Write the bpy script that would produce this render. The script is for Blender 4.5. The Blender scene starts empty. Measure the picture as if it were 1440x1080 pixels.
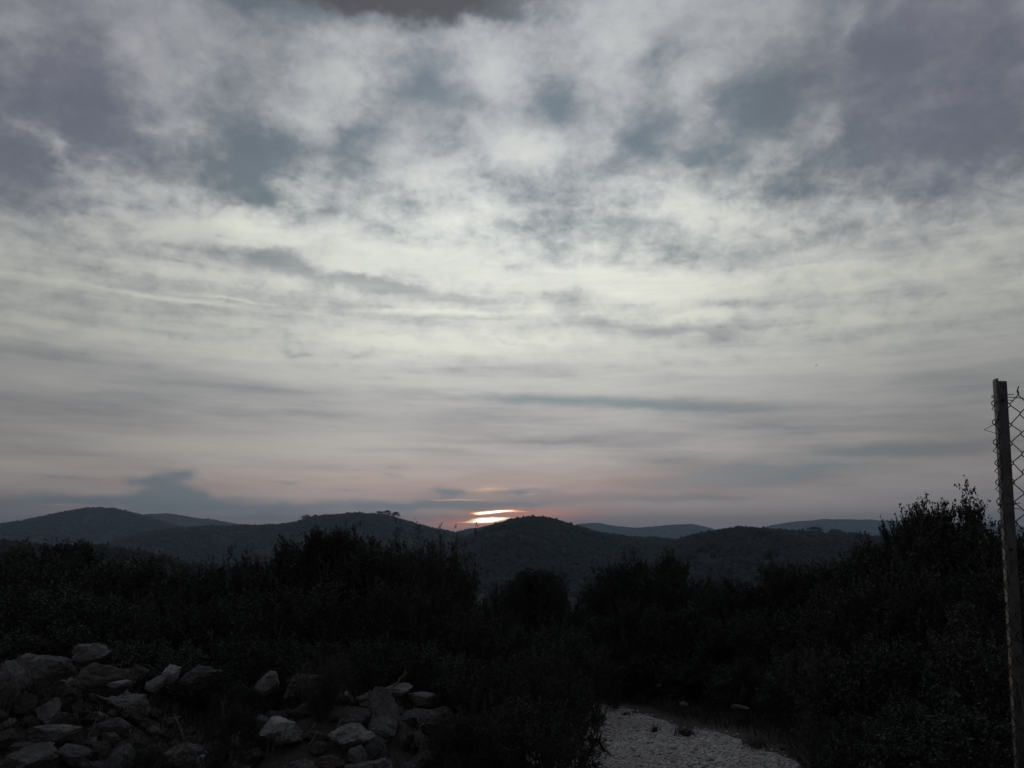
import bpy, bmesh, math, random
import numpy as np
from mathutils import Vector, Matrix

S = bpy.context.scene
C = S.collection
R = math.radians

# ------------------------------------------------------------------ camera
F_PX, W_PX, H_PX, HORIZON = 1130.0, 1440.0, 1080.0, 750.0
PITCH = math.atan((HORIZON - H_PX / 2) / F_PX)
EYE = np.array([0.0, 0.0, 1.6])
cam_data = bpy.data.cameras.new("camera")
cam_data.sensor_width = 36.0
cam_data.lens = 36.0 * F_PX / W_PX
cam_data.clip_start = 0.05
cam_data.clip_end = 60000.0
cam = bpy.data.objects.new("camera", cam_data)
C.objects.link(cam)
cam.location = EYE
cam.rotation_euler = (math.pi / 2 + PITCH, 0, 0)
S.camera = cam
S.view_settings.view_transform = 'Standard'
S.view_settings.look = 'None'
S.view_settings.exposure = 0.0
S.view_settings.gamma = 1.0
S.render.film_transparent = False


def pix_dir(px, py):
    """unit direction seen at a place in the 1440 x 1080 photograph"""
    cx, cy = (px - W_PX / 2) / F_PX, (H_PX / 2 - py) / F_PX
    d = np.array([cx, math.cos(PITCH) - cy * math.sin(PITCH), math.sin(PITCH) + cy * math.cos(PITCH)])
    return d / np.linalg.norm(d)


def pix_azel(px, py):
    d = pix_dir(px, py)
    return math.atan2(d[0], d[1]), math.asin(d[2])


def lin(r, g, b):
    def f(c):
        c /= 255.0
        return c / 12.92 if c <= 0.04045 else ((c + 0.055) / 1.055) ** 2.4
    return (f(r), f(g), f(b), 1.0)


# ------------------------------------------------------------------ sky
SUN_AZ, SUN_EL = pix_azel(688, 731)
world = bpy.data.worlds.new("World")
S.world = world
world.use_nodes = True
WT = world.node_tree
WT.nodes.clear()
K = 11.3            # angular units: one unit is about a hundred pixels of the photograph


class Nd:
    """tiny expression wrapper around shader math nodes"""
    tree = None

    def __init__(self, sock):
        self.s = sock

    @staticmethod
    def put(v, sock):
        if isinstance(v, Nd):
            Nd.tree.links.new(v.s, sock)
        else:
            sock.default_value = v

    @staticmethod
    def m(op, *a, clamp=False):
        n = Nd.tree.nodes.new('ShaderNodeMath')
        n.operation = op
        n.use_clamp = clamp
        for i, v in enumerate(a):
            Nd.put(v, n.inputs[i])
        return Nd(n.outputs[0])

    def __add__(s, o): return Nd.m('ADD', s, o)
    def __radd__(s, o): return Nd.m('ADD', o, s)
    def __sub__(s, o): return Nd.m('SUBTRACT', s, o)
    def __rsub__(s, o): return Nd.m('SUBTRACT', o, s)
    def __mul__(s, o): return Nd.m('MULTIPLY', s, o)
    def __rmul__(s, o): return Nd.m('MULTIPLY', o, s)
    def __truediv__(s, o): return Nd.m('DIVIDE', s, o)


def smooth(v, a, b, lo=0.0, hi=1.0):
    n = Nd.tree.nodes.new('ShaderNodeMapRange')
    n.interpolation_type = 'SMOOTHSTEP'
    Nd.put(v, n.inputs['Value'])
    for k, x in (('From Min', a), ('From Max', b), ('To Min', lo), ('To Max', hi)):
        n.inputs[k].default_value = x
    return Nd(n.outputs[0])


def vec(x, y, z=0.0):
    n = Nd.tree.nodes.new('ShaderNodeCombineXYZ')
    for i, v in enumerate((x, y, z)):
        Nd.put(v, n.inputs[i])
    return Nd(n.outputs[0])


def noise(v, scale, detail=6.0, rough=0.55, dist=0.0, out=0):
    n = Nd.tree.nodes.new('ShaderNodeTexNoise')
    Nd.put(v, n.inputs['Vector'])
    n.inputs['Scale'].default_value = scale
    n.inputs['Detail'].default_value = detail
    n.inputs['Roughness'].default_value = rough
    n.inputs['Distortion'].default_value = dist
    return Nd(n.outputs[out])


def mix(f, a, b, mode='MIX'):
    n = Nd.tree.nodes.new('ShaderNodeMix')
    n.data_type = 'RGBA'
    n.blend_type = mode
    Nd.put(f, n.inputs[0])
    Nd.put(a, n.inputs[6])
    Nd.put(b, n.inputs[7])
    return Nd(n.outputs[2])


def ramp(v, stops, interp='LINEAR'):
    n = Nd.tree.nodes.new('ShaderNodeValToRGB')
    Nd.put(v, n.inputs[0])
    cr = n.color_ramp
    cr.interpolation = interp
    while len(cr.elements) < len(stops):
        cr.elements.new(0.5)
    for e, (p, c) in zip(cr.elements, stops):
        e.position = p
        e.color = c
    return Nd(n.outputs[0])


def clouds_at(coord, blobs, soft=1.6):
    """sum of soft lens-shaped cloud masses: (x, y, half width, half height, turn, weight), in photograph pixels"""
    total = None
    for (px, py, rx, ry, turn, wt) in blobs:
        az, el = pix_azel(px, py)
        mp = Nd.tree.nodes.new('ShaderNodeMapping')
        mp.vector_type = 'TEXTURE'
        Nd.put(coord, mp.inputs['Vector'])
        mp.inputs['Location'].default_value = (az * K, el * K, 0)
        mp.inputs['Rotation'].default_value = (0, 0, R(turn))
        mp.inputs['Scale'].default_value = (rx / 100 * soft, ry / 100 * soft, 1)
        g = Nd.tree.nodes.new('ShaderNodeTexGradient')
        g.gradient_type = 'QUADRATIC_SPHERE'
        Nd.tree.links.new(mp.outputs[0], g.inputs[0])
        total = Nd.m('MULTIPLY_ADD', Nd(g.outputs[1]), wt, 0.0 if total is None else total)
    return total


Nd.tree = WT
tc = WT.nodes.new('ShaderNodeTexCoord')
sep = WT.nodes.new('ShaderNodeSeparateXYZ')
WT.links.new(tc.outputs['Generated'], sep.inputs[0])
dx, dy, dz = (Nd(sep.outputs[i]) for i in range(3))
U = Nd.m('ARCTAN2', dx, dy) * K
V = Nd.m('ARCSINE', dz) * K
P = vec(U, V)
# a turbulent version of the same coordinates frays the edges of every mass
wob = noise(vec(U * 1.0, V * 1.5, 3.1), 1.5, 7, 0.6, 0, 1)
sw = WT.nodes.new('ShaderNodeSeparateXYZ')
WT.links.new(wob.s, sw.inputs[0])
wx, wy = Nd(sw.outputs[0]) - 0.5, Nd(sw.outputs[1]) - 0.5
PW = vec(U + wx * 1.1, V + wy * 0.8)
PS = vec(U + wx * 0.7, V + wy * 0.16)

ELV = V / K * 57.2958          # elevation in degrees
# --- clear gradient of the high thin overcast
base = ramp(ELV / 90.0, [
    (0.000, lin(126, 119, 124)), (0.018, lin(148, 141, 142)), (0.05, lin(162, 157, 153)), (0.09, lin(155, 154, 153)),
    (0.135, lin(175, 176, 172)), (0.185, lin(188, 190, 184)), (0.235, lin(183, 186, 183)), (0.30, lin(162, 165, 167)),
    (0.42, lin(150, 153, 157)), (0.60, lin(168, 172, 182)), (1.0, lin(176, 180, 188))])
# --- long thin veils drawn out along the horizon
veil = noise(vec(U * 0.22 + wx * 0.12, V * 1.9 + U * 0.05, 7.7), 1.25, 8, 0.55) - 0.5
veil_on = smooth(ELV, 25, 15)
fine = noise(vec(U * 0.55, V * 6.0, 2.2), 1.4, 6, 0.6) - 0.5
# --- broken cumulus of the upper sky
inv = Nd.m('DIVIDE', 1.0, Nd.m('MAXIMUM', dz, 0.02) + 0.12)    # a flat cloud deck overhead, seen in perspective
deck = vec(dx * inv, dy * inv, 4.4)
cum = noise(deck, 2.6, 9, 0.60, 0.35) - 0.5
puff = noise(deck, 6.2, 7, 0.50, 0.25) - 0.5
curl = noise(vec(U * 1.0, V * 1.25, 9.1), 4.2, 7, 0.60, 0.4) - 0.5
cum_on = smooth(ELV, 13, 23)
small = noise(vec(U * 1.6, V * 2.2, 5.3), 1.7, 8, 0.62, 0.2) - 0.5

upper = clouds_at(PW, [
    (60, 120, 150, 85, 12, .85), (15, 250, 95, 60, -25, .95), (195, 215, 125, 60, -8, .62), (150, 165, 60, 50, 0, .35),
    (355, 232, 66, 54, 0, 1.7), (335, 130, 75, 85, 10, .55), (595, 105, 66, 76, -20, .70), (645, 180, 55, 45, 0, .6),
    (490, 195, 60, 48, 20, .95), (785, 150, 60, 52, -20, .9), (890, 205, 90, 48, 18, 1.05), (1070, 150, 105, 62, 8, 1.0),
    (1015, 215, 95, 45, 10, .55), (1240, 80, 85, 120, -15, .95), (1335, 180, 140, 55, 8, .85), (1225, 195, 70, 45, 0, .6),
    (1400, 60, 90, 100, 0, .65), (1430, 190, 60, 60, 0, .7), (1130, 55, 60, 60, 0, .4), (925, 75, 65, 45, 0, .5),
    (770, 270, 90, 32, -6, .50), (665, 245, 60, 25, 0, .40), (545, 275, 60, 28, 0, .32), (1120, 250, 120, 30, 6, .4),
    (1330, 265, 170, 40, 4, .45), (100, 290, 130, 25, 0, .22), (240, 40, 80, 60, 0, .25), (430, 40, 120, 30, -4, .35),
    (640, 4, 170, 26, 2, .8), (360, 0, 130, 24, -3, .75), (500, -22, 360, 36, 0, .8),  # dark masses added along the top, in place of a finger over the lens
    # light breaks
    (455, 150, 62, 70, 15, -.48), (205, 75, 90, 60, -35, -.48), (215, 180, 60, 20, 20, -.30), (80, 215, 90, 16, -30, -.55),
    (500, 110, 45, 50, 0, -.50), (700, 90, 75, 50, 0, -.40), (740, 215, 95, 30, 0, -.55), (975, 110, 40, 55, 25, -.60),
    (860, 60, 60, 40, 0, -.25), (1170, 190, 30, 40, 0, -.50), (330, 310, 80, 22, -12, -.55), (20, 30, 40, 30, 0, -.45),
    (620, 285, 120, 40, 0, -.25), (1195, 40, 25, 60, -10, -.35), (60, 305, 110, 22, 0, -.45), (1000, 300, 160, 30, 0, -.30)], 1.7)
mid = clouds_at(vec(U + wx * 0.75, V + wy * 0.42), [
    (385, 362, 55, 22, -4, .95), (440, 385, 55, 16, -8, .62), (300, 350, 55, 12, 4, .35), (545, 402, 75, 14, -6, .80),
    (640, 422, 75, 10, -4, .60), (510, 395, 40, 10, 0, .35), (820, 452, 50, 16, -6, .50), (905, 462, 85, 13, 0, .72),
    (1010, 466, 75, 11, 0, .60), (1030, 430, 60, 10, -4, .42), (820, 408, 55, 13, 0, .40), (600, 350, 60, 16, 0, .30),
    (420, 497, 32, 6, -6, .62), (505, 500, 30, 5, 0, .38), (560, 472, 45, 6, 0, .36), (640, 516, 60, 7, 0, .25), (720, 482, 40, 5, 0, .3),
    # light breaks
    (380, 335, 180, 22, -4, -.75), (250, 325, 120, 18, -4, -.50), (640, 372, 150, 26, -8, -.95), (900, 402, 130, 22, -8, -.95),
    (1000, 440, 70, 10, 0, -.65), (480, 372, 60, 14, 0, -.75), (790, 392, 90, 14, 0, -.75), (620, 490, 150, 14, 0, -.42),
    (430, 460, 190, 16, 0, -.36), (760, 478, 70, 10, 0, -.3), (1000, 500, 150, 12, 0, -.25)])
streak = clouds_at(PS, [
    # pale filaments
    (230, 418, 170, 4, -2, -.60), (650, 439, 80, 3, -1, -.85), (560, 438, 70, 5, 0, -.5), (330, 422, 60, 3, -3, -.6),
    # blue grey bars
    (150, 555, 260, 14, 0, .35), (420, 550, 260, 10, 0, .32), (760, 562, 240, 11, -2, .60), (960, 573, 250, 15, -4, .70), (1100, 600, 160, 9, -3, .45), (1180, 655, 120, 8, 0, .5),
    (450, 582, 320, 8, 0, .26), (760, 622, 220, 9, 0, .52), (330, 440, 260, 8, -2, .25), (700, 447, 120, 6, 0, .3),
    (1070, 667, 150, 20, 0, 1.1), (1240, 634, 140, 11, 0, 1.05), (940, 680, 120, 10, 0, .85), (1130, 610, 60, 9, 0, .35),
    (930, 648, 60, 8, 0, .55), (850, 700, 190, 9, 0, .80), (1000, 700, 120, 8, 0, .5), (190, 498, 240, 9, 0, .22), (560, 632, 220, 7, 0, .2),
    (100, 640, 220, 12, 0, .15)])
low = clouds_at(vec(U + wx * 0.36, V + wy * 0.18), [
    (232, 690, 42, 28, 0, 1.5), (212, 674, 36, 9, 5, .9), (255, 668, 26, 8, 0, .9), (272, 694, 30, 10, 0, .9), (90, 671, 32, 5, -3, .75), (405, 680, 26, 4, 0, .75), (490, 690, 30, 5, 0, .65),
    (545, 668, 30, 6, 0, .6), (628, 692, 38, 10, 0, 1.5), (735, 692, 75, 8, 0, .9), (560, 712, 150, 12, 0, 1.1), (650, 709, 90, 9, 0, .9),
    (100, 704, 210, 14, 0, .95), (330, 714, 210, 15, 0, 1.1), (740, 708, 95, 9, 2, .95), (470, 730, 130, 10, 0, .55),
    (650, 727, 45, 2.6, 2, .8)])
# --- light and dark together, frayed by turbulence
dens = (upper * 1.12 + cum * 1.05 * cum_on + puff * 1.55 * cum_on + curl * 0.62 * cum_on) * smooth(ELV, 12, 20)
dark_u = smooth(dens + 0.26, -0.80, 1.50, -0.60, 1.05)
mm = mid + (small * 0.45 + puff * 0.75 + curl * 0.6) * smooth(ELV, 9, 15) * smooth(ELV, 32, 20)
dark_m = smooth(mm, -0.45, 0.60, -0.50, 0.72)
veils = (veil * 1.9 + fine * 0.55) * veil_on + streak
dark_v = smooth(veils, -0.6, 0.8, -0.45, 0.75)
tone = dark_u * 0.66 * smooth(ELV, 12, 22) + dark_m * 0.47 * smooth(ELV, 33, 22) * smooth(ELV, 8, 11) + dark_v * 0.52
tone = Nd.m('MAXIMUM', Nd.m('MINIMUM', tone, 0.95), -0.6)
shade = ramp(tone * 0.5 + 0.5, [
    (0.18, (1.44, 1.43, 1.30, 1)), (0.38, (1.20, 1.19, 1.14, 1)), (0.50, (1, 1, 1, 1)), (0.66, (.67, .685, .72, 1)),
    (0.82, (.39, .435, .49, 1)), (1.0, (.26, .31, .36, 1))])
sky = mix(1.0, base, shade, 'MULTIPLY')
# a bluer cast in the bars low down, a plum cast in the heavy clouds at both sides
blue = smooth(streak, 0.20, 0.8) * smooth(ELV, 14, 9)
sky = mix(blue * 0.45, sky, lin(104, 128, 134))
teal = smooth(dens, 0.2, 0.9) * smooth(Nd.m('ABSOLUTE', U + 0.2), 4.6, 3.2) * smooth(ELV, 18, 23) * 0.40
sky = mix(teal, sky, lin(100, 115, 124))
plum = smooth(dens, 0.15, 0.9) * smooth(Nd.m('ABSOLUTE', U), 3.8, 5.8) * 0.24
sky = mix(plum, sky, lin(134, 132, 148))
added_cloud = clouds_at(PW, [(520, -22, 330, 44, 0, 1.6), (590, 10, 90, 40, 0, .35)])  # made-up dark cloud, stands in for the finger blur on the lens
sky = mix(smooth(added_cloud, 0.05, 0.9) * 0.85, sky, lin(72, 69, 72))
# peach belt over the horizon, strongest under the bright west
peach = smooth(Nd.m('ABSOLUTE', ELV - 3.1), 2.2, 0.2) * smooth(Nd.m('ABSOLUTE', U + 1.4), 7.0, 1.0) * (0.72 + veil * 1.6 + fine * 1.2)
sky = mix(Nd.m('MULTIPLY', peach, 0.36, clamp=True), sky, lin(188, 150, 138))
# the low blue grey cloud bank
sky = mix(smooth(low + small * 0.6 + curl * 0.75 + fine * 0.7, 0.05, 1.15) * 0.84, sky, lin(101, 116, 124))
# bright rims of the small clouds above the sun
rim = clouds_at(vec(U + wx * 0.25, V + wy * 0.12), [(640, 703, 62, 1.8, 2, 1.0), (690, 688, 42, 5, 0, .75), (748, 684, 30, 3, 4, .5), (750, 694, 26, 3, 6, .45), (30, 678, 80, 3, -2, .35), (90, 711, 60, 3, 0, .5), (330, 694, 60, 4, 0, .3)])
sky = mix(smooth(rim + fine * 0.5, 0.12, 0.9) * 0.72, sky, lin(226, 184, 158))
# the setting sun burning through two slits in the bank
glow = clouds_at(vec(U + wx * 0.10, V + wy * 0.05), [(700, 732, 150, 22, 3, .85), (640, 736, 60, 7, 0, .35), (790, 722, 150, 10, 0, .25)])
sky = mix(smooth(glow, 0.02, 1.0) * 0.85, sky, lin(236, 148, 120))
slit = clouds_at(vec(U + wx * 0.12, V + wy * 0.07), [(680, 721, 24, 3.0, 2, 1.15), (706, 719, 30, 2.4, 4, .95), (684, 731, 25, 4.6, 1, 1.7), (702, 730, 34, 2.8, 5, .7), (655, 734, 34, 2.0, 0, .4), (735, 719, 26, 1.6, 3, .35)])
sun_col = ramp(slit + fine * 0.25 + curl * 0.35, [(0.06, (0, 0, 0, 1)), (0.18, lin(240, 120, 60)), (0.34, (1.2, .62, .25, 1)), (0.55, (2.0, 1.7, 1.2, 1)), (1.0, (4.5, 4.1, 3.5, 1))])
sky = mix(smooth(slit + fine * 0.25 + curl * 0.35, 0.06, 0.3), sky, sun_col)
# darker towards the sides, much darker behind, where the evening has already come
side = smooth(Nd.m('ABSOLUTE', U), 0.4, 7.2, 1.22, 0.69) * smooth(dy, 0.75, -0.45, 1.0, 0.34)
lav = smooth(Nd.m('ABSOLUTE', U), 3.4, 6.2) * smooth(ELV, 12, 26)
sky = mix(1.0, sky, vec(side * (1.0 - lav * 0.015), side * (1.0 - lav * 0.035), side * (1.0 + lav * 0.03)), 'MULTIPLY')
sky = mix(smooth(dz, 0.0, -0.06), sky, lin(40, 42, 46))
nish = WT.nodes.new('ShaderNodeTexSky')
nish.sky_type = 'NISHITA'
nish.sun_disc = False
nish.sun_elevation = SUN_EL
nish.sun_rotation = SUN_AZ
nish.altitude = 300
bg_clear = WT.nodes.new('ShaderNodeBackground')
WT.links.new(nish.outputs[0], bg_clear.inputs[0])
bg_clear.inputs[1].default_value = 0.06
bg_cloud = WT.nodes.new('ShaderNodeBackground')
WT.links.new(sky.s, bg_cloud.inputs[0])
bg_cloud.inputs[1].default_value = 1.20
cover = WT.nodes.new('ShaderNodeMixShader')
cover.inputs[0].default_value = 0.965
WT.links.new(bg_clear.outputs[0], cover.inputs[1])
WT.links.new(bg_cloud.outputs[0], cover.inputs[2])
wo = WT.nodes.new('ShaderNodeOutputWorld')
WT.links.new(cover.outputs[0], wo.inputs[0])
world.cycles.sampling_method = 'MANUAL'
world.cycles.sample_map_resolution = 1024

# ------------------------------------------------------------------ sun
sl = bpy.data.lights.new("sun", 'SUN')
sl.energy = 0.25
sl.angle = R(0.5)
sl.color = (1.0, 0.62, 0.38)
so = bpy.data.objects.new("sun", sl)
C.objects.link(so)
sd = Vector((math.sin(SUN_AZ) * math.cos(SUN_EL), math.cos(SUN_AZ) * math.cos(SUN_EL), math.sin(SUN_EL)))
so.rotation_euler = sd.to_track_quat('Z', 'Y').to_euler()
so.location = (0, 0, 40)

# ------------------------------------------------------------------ helpers
def vnoise(x, y, seed=0):
    """value noise on a plane, vectorised"""
    x = np.asarray(x, float); y = np.asarray(y, float)
    xi, yi = np.floor(x), np.floor(y)
    fx, fy = x - xi, y - yi
    fx = fx * fx * (3 - 2 * fx); fy = fy * fy * (3 - 2 * fy)

    def h(a, b):
        v = np.sin(a * 127.1 + b * 311.7 + seed * 74.7) * 43758.5453
        return v - np.floor(v)
    return (h(xi, yi) * (1 - fx) + h(xi + 1, yi) * fx) * (1 - fy) + (h(xi, yi + 1) * (1 - fx) + h(xi + 1, yi + 1) * fx) * fy


def vnoise3(p, seed=0):
    i = np.floor(p); f = p - i; f = f * f * (3 - 2 * f)

    def h(a, b, c):
        q = np.sin((i[:, 0] + a) * 127.1 + (i[:, 1] + b) * 311.7 + (i[:, 2] + c) * 74.7 + seed * 19.3) * 43758.5453
        return q - np.floor(q)
    x, y, z = f[:, 0], f[:, 1], f[:, 2]
    lo = (h(0, 0, 0) * (1 - x) + h(1, 0, 0) * x) * (1 - y) + (h(0, 1, 0) * (1 - x) + h(1, 1, 0) * x) * y
    hi = (h(0, 0, 1) * (1 - x) + h(1, 0, 1) * x) * (1 - y) + (h(0, 1, 1) * (1 - x) + h(1, 1, 1) * x) * y
    return lo * (1 - z) + hi * z


def fbm(x, y, octv=4, seed=0):
    s, a = 0.0, 0.5
    for k in range(octv):
        s = s + a * (vnoise(x * 2 ** k, y * 2 ** k, seed + k * 13) - 0.5)
        a *= 0.5
    return s


def mesh_np(name, verts, faces, mat=None, smooth=False):
    """faces: an (n, k) array, or a list of such arrays"""
    me = bpy.data.meshes.new(name)
    verts = np.asarray(verts, np.float32)
    if not isinstance(faces, list):
        faces = [faces]
    faces = [np.asarray(f, np.int32) for f in faces if len(f)]
    loops = np.concatenate([f.ravel() for f in faces])
    tot = np.concatenate([np.full(len(f), f.shape[1], np.int32) for f in faces])
    start = np.concatenate([[0], np.cumsum(tot)[:-1]]).astype(np.int32)
    me.vertices.add(len(verts)); me.vertices.foreach_set('co', verts.ravel())
    me.loops.add(len(loops)); me.loops.foreach_set('vertex_index', loops)
    me.polygons.add(len(tot)); me.polygons.foreach_set('loop_start', start)
    me.update(calc_edges=True)
    me.validate()
    if smooth:
        me.polygons.foreach_set('use_smooth', np.ones(len(me.polygons), bool))
    if mat:
        me.materials.append(mat)
    return me


def link(name, me, parent=None):
    o = bpy.data.objects.new(name, me)
    C.objects.link(o)
    if parent:
        o.parent = parent
    return o


def tag(o, label, cat, group=None):
    o['label'] = label
    o['category'] = cat
    if group:
        o['group'] = group
    return o


def empty(name, loc, label, cat, group=None):
    o = bpy.data.objects.new(name, None)
    o.empty_display_size = 0.2
    C.objects.link(o)
    o.location = loc
    return tag(o, label, cat, group)


class MB:
    """collects vertices and faces"""
    def __init__(s):
        s.v, s.f, s.n = [], {}, 0

    def add(s, v, f):
        v = np.asarray(v, float); f = np.asarray(f, int)
        s.v.append(v)
        s.f.setdefault(f.shape[1], []).append(f + s.n)
        s.n += len(v)

    def tube(s, pts, rad, sides=5, cap=True):
        pts = np.asarray(pts, float); n = len(pts)
        rad = np.full(n, rad, float) if np.isscalar(rad) else np.asarray(rad, float)
        t = np.gradient(pts, axis=0)
        t /= np.linalg.norm(t, axis=1)[:, None] + 1e-9
        ref = np.array([0.31, 0.87, 0.38]) if abs(t[0] @ np.array([0.31, 0.87, 0.38])) < .9 else np.array([1., 0, 0])
        a = np.cross(t, ref); a /= np.linalg.norm(a, axis=1)[:, None] + 1e-9
        b = np.cross(t, a)
        th = np.arange(sides) * 2 * math.pi / sides
        ring = a[:, None] * np.cos(th)[None, :, None] + b[:, None] * np.sin(th)[None, :, None]
        v = (pts[:, None] + ring * rad[:, None, None]).reshape(-1, 3)
        i = np.arange(n - 1)[:, None] * sides; j = np.arange(sides)[None]; k = (np.arange(sides) + 1) % sides
        f = np.stack([i + j, i + k[None], i + sides + k[None], i + sides + j], -1).reshape(-1, 4)
        s.add(v, f)
        if cap:
            s.f.setdefault(sides, []).append(np.array([list(range(sides))[::-1]]) + s.n - n * sides)
            s.f.setdefault(sides, []).append(np.array([list(range(sides))]) + s.n - sides)

    def box(s, lo, hi, M=None):
        lo, hi = np.array(lo), np.array(hi)
        v = np.array([[x, y, z] for z in (0, 1) for y in (0, 1) for x in (0, 1)]) * (hi - lo) + lo
        if M is not None:
            v = v @ np.array(M)[:3, :3].T + np.array(M)[:3, 3]
        s.add(v, [[0, 2, 3, 1], [4, 5, 7, 6], [0, 1, 5, 4], [2, 6, 7, 3], [0, 4, 6, 2], [1, 3, 7, 5]])

    def mesh(s, name, mat=None, smooth=False):
        return mesh_np(name, np.concatenate(s.v), [np.concatenate(x) for x in s.f.values()], mat, smooth)


def new_mat(name):
    m = bpy.data.materials.new(name)
    m.use_nodes = True
    Nd.tree = m.node_tree
    b = m.node_tree.nodes['Principled BSDF']
    return m, b


def obj_coord(kind='Object'):
    n = Nd.tree.nodes.new('ShaderNodeTexCoord')
    return Nd(n.outputs[kind])


def world_pos():
    n = Nd.tree.nodes.new('ShaderNodeNewGeometry')
    return Nd(n.outputs['Position'])


def rnd():
    n = Nd.tree.nodes.new('ShaderNodeObjectInfo')
    return Nd(n.outputs['Random'])


def bump(h, strength, dist, b):
    n = Nd.tree.nodes.new('ShaderNodeBump')
    n.inputs['Strength'].default_value = strength
    n.inputs['Distance'].default_value = dist
    Nd.put(h, n.inputs['Height'])
    Nd.tree.links.new(n.outputs[0], b.inputs['Normal'])


def voro(v, scale, feature='F1', out='Distance', rand=1.0):
    n = Nd.tree.nodes.new('ShaderNodeTexVoronoi')
    n.feature = feature
    Nd.put(v, n.inputs['Vector'])
    n.inputs['Scale'].default_value = scale
    n.inputs['Randomness'].default_value = rand
    return Nd(n.outputs[out])


def col(*c): return (c[0], c[1], c[2], 1.0)


def leaf_mat(name, a, b_, rough=0.6):
    m, b = new_mat(name)
    p = world_pos()
    f = smooth(noise(p, 1.7, 4), 0.35, 0.65)
    f2 = noise(p, 23.0, 2)
    c = mix(f, a, b_)
    c = mix(rnd() * 0.5, c, col(a[0] * .7, a[1] * .72, a[2] * .75))
    c = mix(1.0, c, vec(f2 + 0.5, f2 + 0.5, f2 + 0.5), 'MULTIPLY')
    Nd.put(c, b.inputs['Base Color'])
    b.inputs['Roughness'].default_value = rough
    b.inputs['Specular IOR Level'].default_value = 0.15
    return m


M_LEAF = leaf_mat('evergreen leaf', col(.046, .050, .043), col(.062, .065, .056))
M_BROOM = leaf_mat('broom shoot', col(.062, .064, .053), col(.084, .085, .072))
M_FOREST, _b = new_mat('far forest')
_p = world_pos()
Nd.put(mix(smooth(noise(_p, 0.02, 5), .35, .65), col(.020, .022, .019), col(.034, .031, .027)), _b.inputs['Base Color'])
_b.inputs['Roughness'].default_value = 0.9
_b.inputs['Specular IOR Level'].default_value = 0.05
M_BARK, _b = new_mat('bark')
_p = obj_coord()
Nd.put(mix(noise(_p, 14, 6), col(.030, .026, .022), col(.085, .075, .065)), _b.inputs['Base Color'])
_b.inputs['Roughness'].default_value = 0.9
bump(noise(_p, 40, 4), .4, .01, _b)
M_DRY, _b = new_mat('dry stalk')
Nd.put(mix(noise(obj_coord(), 9, 4), col(.10, .085, .065), col(.20, .18, .145)), _b.inputs['Base Color'])
_b.inputs['Roughness'].default_value = 0.8

M_SOIL, _b = new_mat('dark earth and litter')
_p = world_pos()
_n = noise(_p, 1.3, 8, .62)
_c = mix(smooth(_n, .35, .65), col(.020, .017, .014), col(.042, .036, .030))
_c = mix(smooth(noise(_p, 0.012, 5), .3, .7) * 0.6, _c, col(.032, .034, .022))
_c = mix(smooth(voro(_p, 26), .32, .18) * 0.35, _c, col(.12, .115, .105))
Nd.put(_c, _b.inputs['Base Color'])
_b.inputs['Roughness'].default_value = 0.95
bump(noise(_p, 9, 8, .65), .8, .05, _b)

M_GRAVEL, _b = new_mat('crushed limestone')
_p = world_pos()
_v = voro(_p, 34, 'F1', 'Color')
_sv = Nd.tree.nodes.new('ShaderNodeSeparateXYZ')
Nd.tree.links.new(_v.s, _sv.inputs[0])
_g = Nd(_sv.outputs[0])
_c = ramp(_g, [(0, col(.19, .183, .172)), (.3, col(.37, .357, .335)), (.7, col(.48, .465, .44)), (1, col(.60, .585, .56))])
_c = mix(smooth(noise(_p, 1.1, 6, .6), .40, .66) * .55, _c, col(.22, .21, .19))
_c = mix(smooth(voro(_p, 34), .42, .62) * .6, _c, col(.06, .056, .05))
Nd.put(_c, _b.inputs['Base Color'])
_b.inputs['Roughness'].default_value = 0.95
bump(1.0 - voro(_p, 34), .9, .02, _b)


def stone_mat(name, dark, mid_, pale, sc=1.0):
    m, b = new_mat(name)
    p = obj_coord()
    r = rnd()
    q = Nd.tree.nodes.new('ShaderNodeVectorMath'); q.operation = 'ADD'
    Nd.put(p, q.inputs[0]); Nd.put(vec(r * 37.0, r * 11.0, r * 53.0), q.inputs[1])
    q = Nd(q.outputs[0])
    n1 = noise(q, 5 * sc, 9, .65)
    c = ramp(n1, [(.28, dark), (.5, mid_), (.74, pale)])
    c = mix(smooth(noise(q, 22 * sc, 5, .6), .56, .70) * .6, c, col(dark[0] * .5, dark[1] * .5, dark[2] * .5))
    c = mix(smooth(noise(q, 11 * sc, 4, .6), .60, .68) * .5, c, pale)
    k = r * 0.9 + 0.45
    c = mix(1.0, c, vec(k, k, k), 'MULTIPLY')
    Nd.put(c, b.inputs['Base Color'])
    b.inputs['Roughness'].default_value = 0.92
    b.inputs['Specular IOR Level'].default_value = 0.2
    bump(noise(q, 13 * sc, 10, .72), 1.0, .07, b)
    return m


M_STONE = stone_mat('grey limestone', col(.085, .085, .084), col(.20, .199, .196), col(.36, .358, .352))
M_PALE = stone_mat('pale limestone', col(.20, .20, .20), col(.42, .42, .425), col(.60, .60, .60))
M_BROWN = stone_mat('rusty brown limestone', col(.07, .06, .052), col(.14, .12, .105), col(.23, .20, .175))

# ------------------------------------------------------------------ ground
G_Y = [-400, -20, -5, 0, 7, 12, 20, 40, 80, 200, 400, 900, 40000]
G_Z = [2.0, .5, .12, 0, -.42, -.75, -1.7, -5.2, -13.5, -32, -45, -58, -75]
_ys = np.linspace(-60, 120, 3000)
_zs = np.interp(_ys, G_Y, G_Z)
_k = np.exp(-np.linspace(-2.5, 2.5, 81) ** 2); _k /= _k.sum()
_zsm = np.convolve(np.pad(_zs, 40, 'edge'), _k, 'valid')


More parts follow.
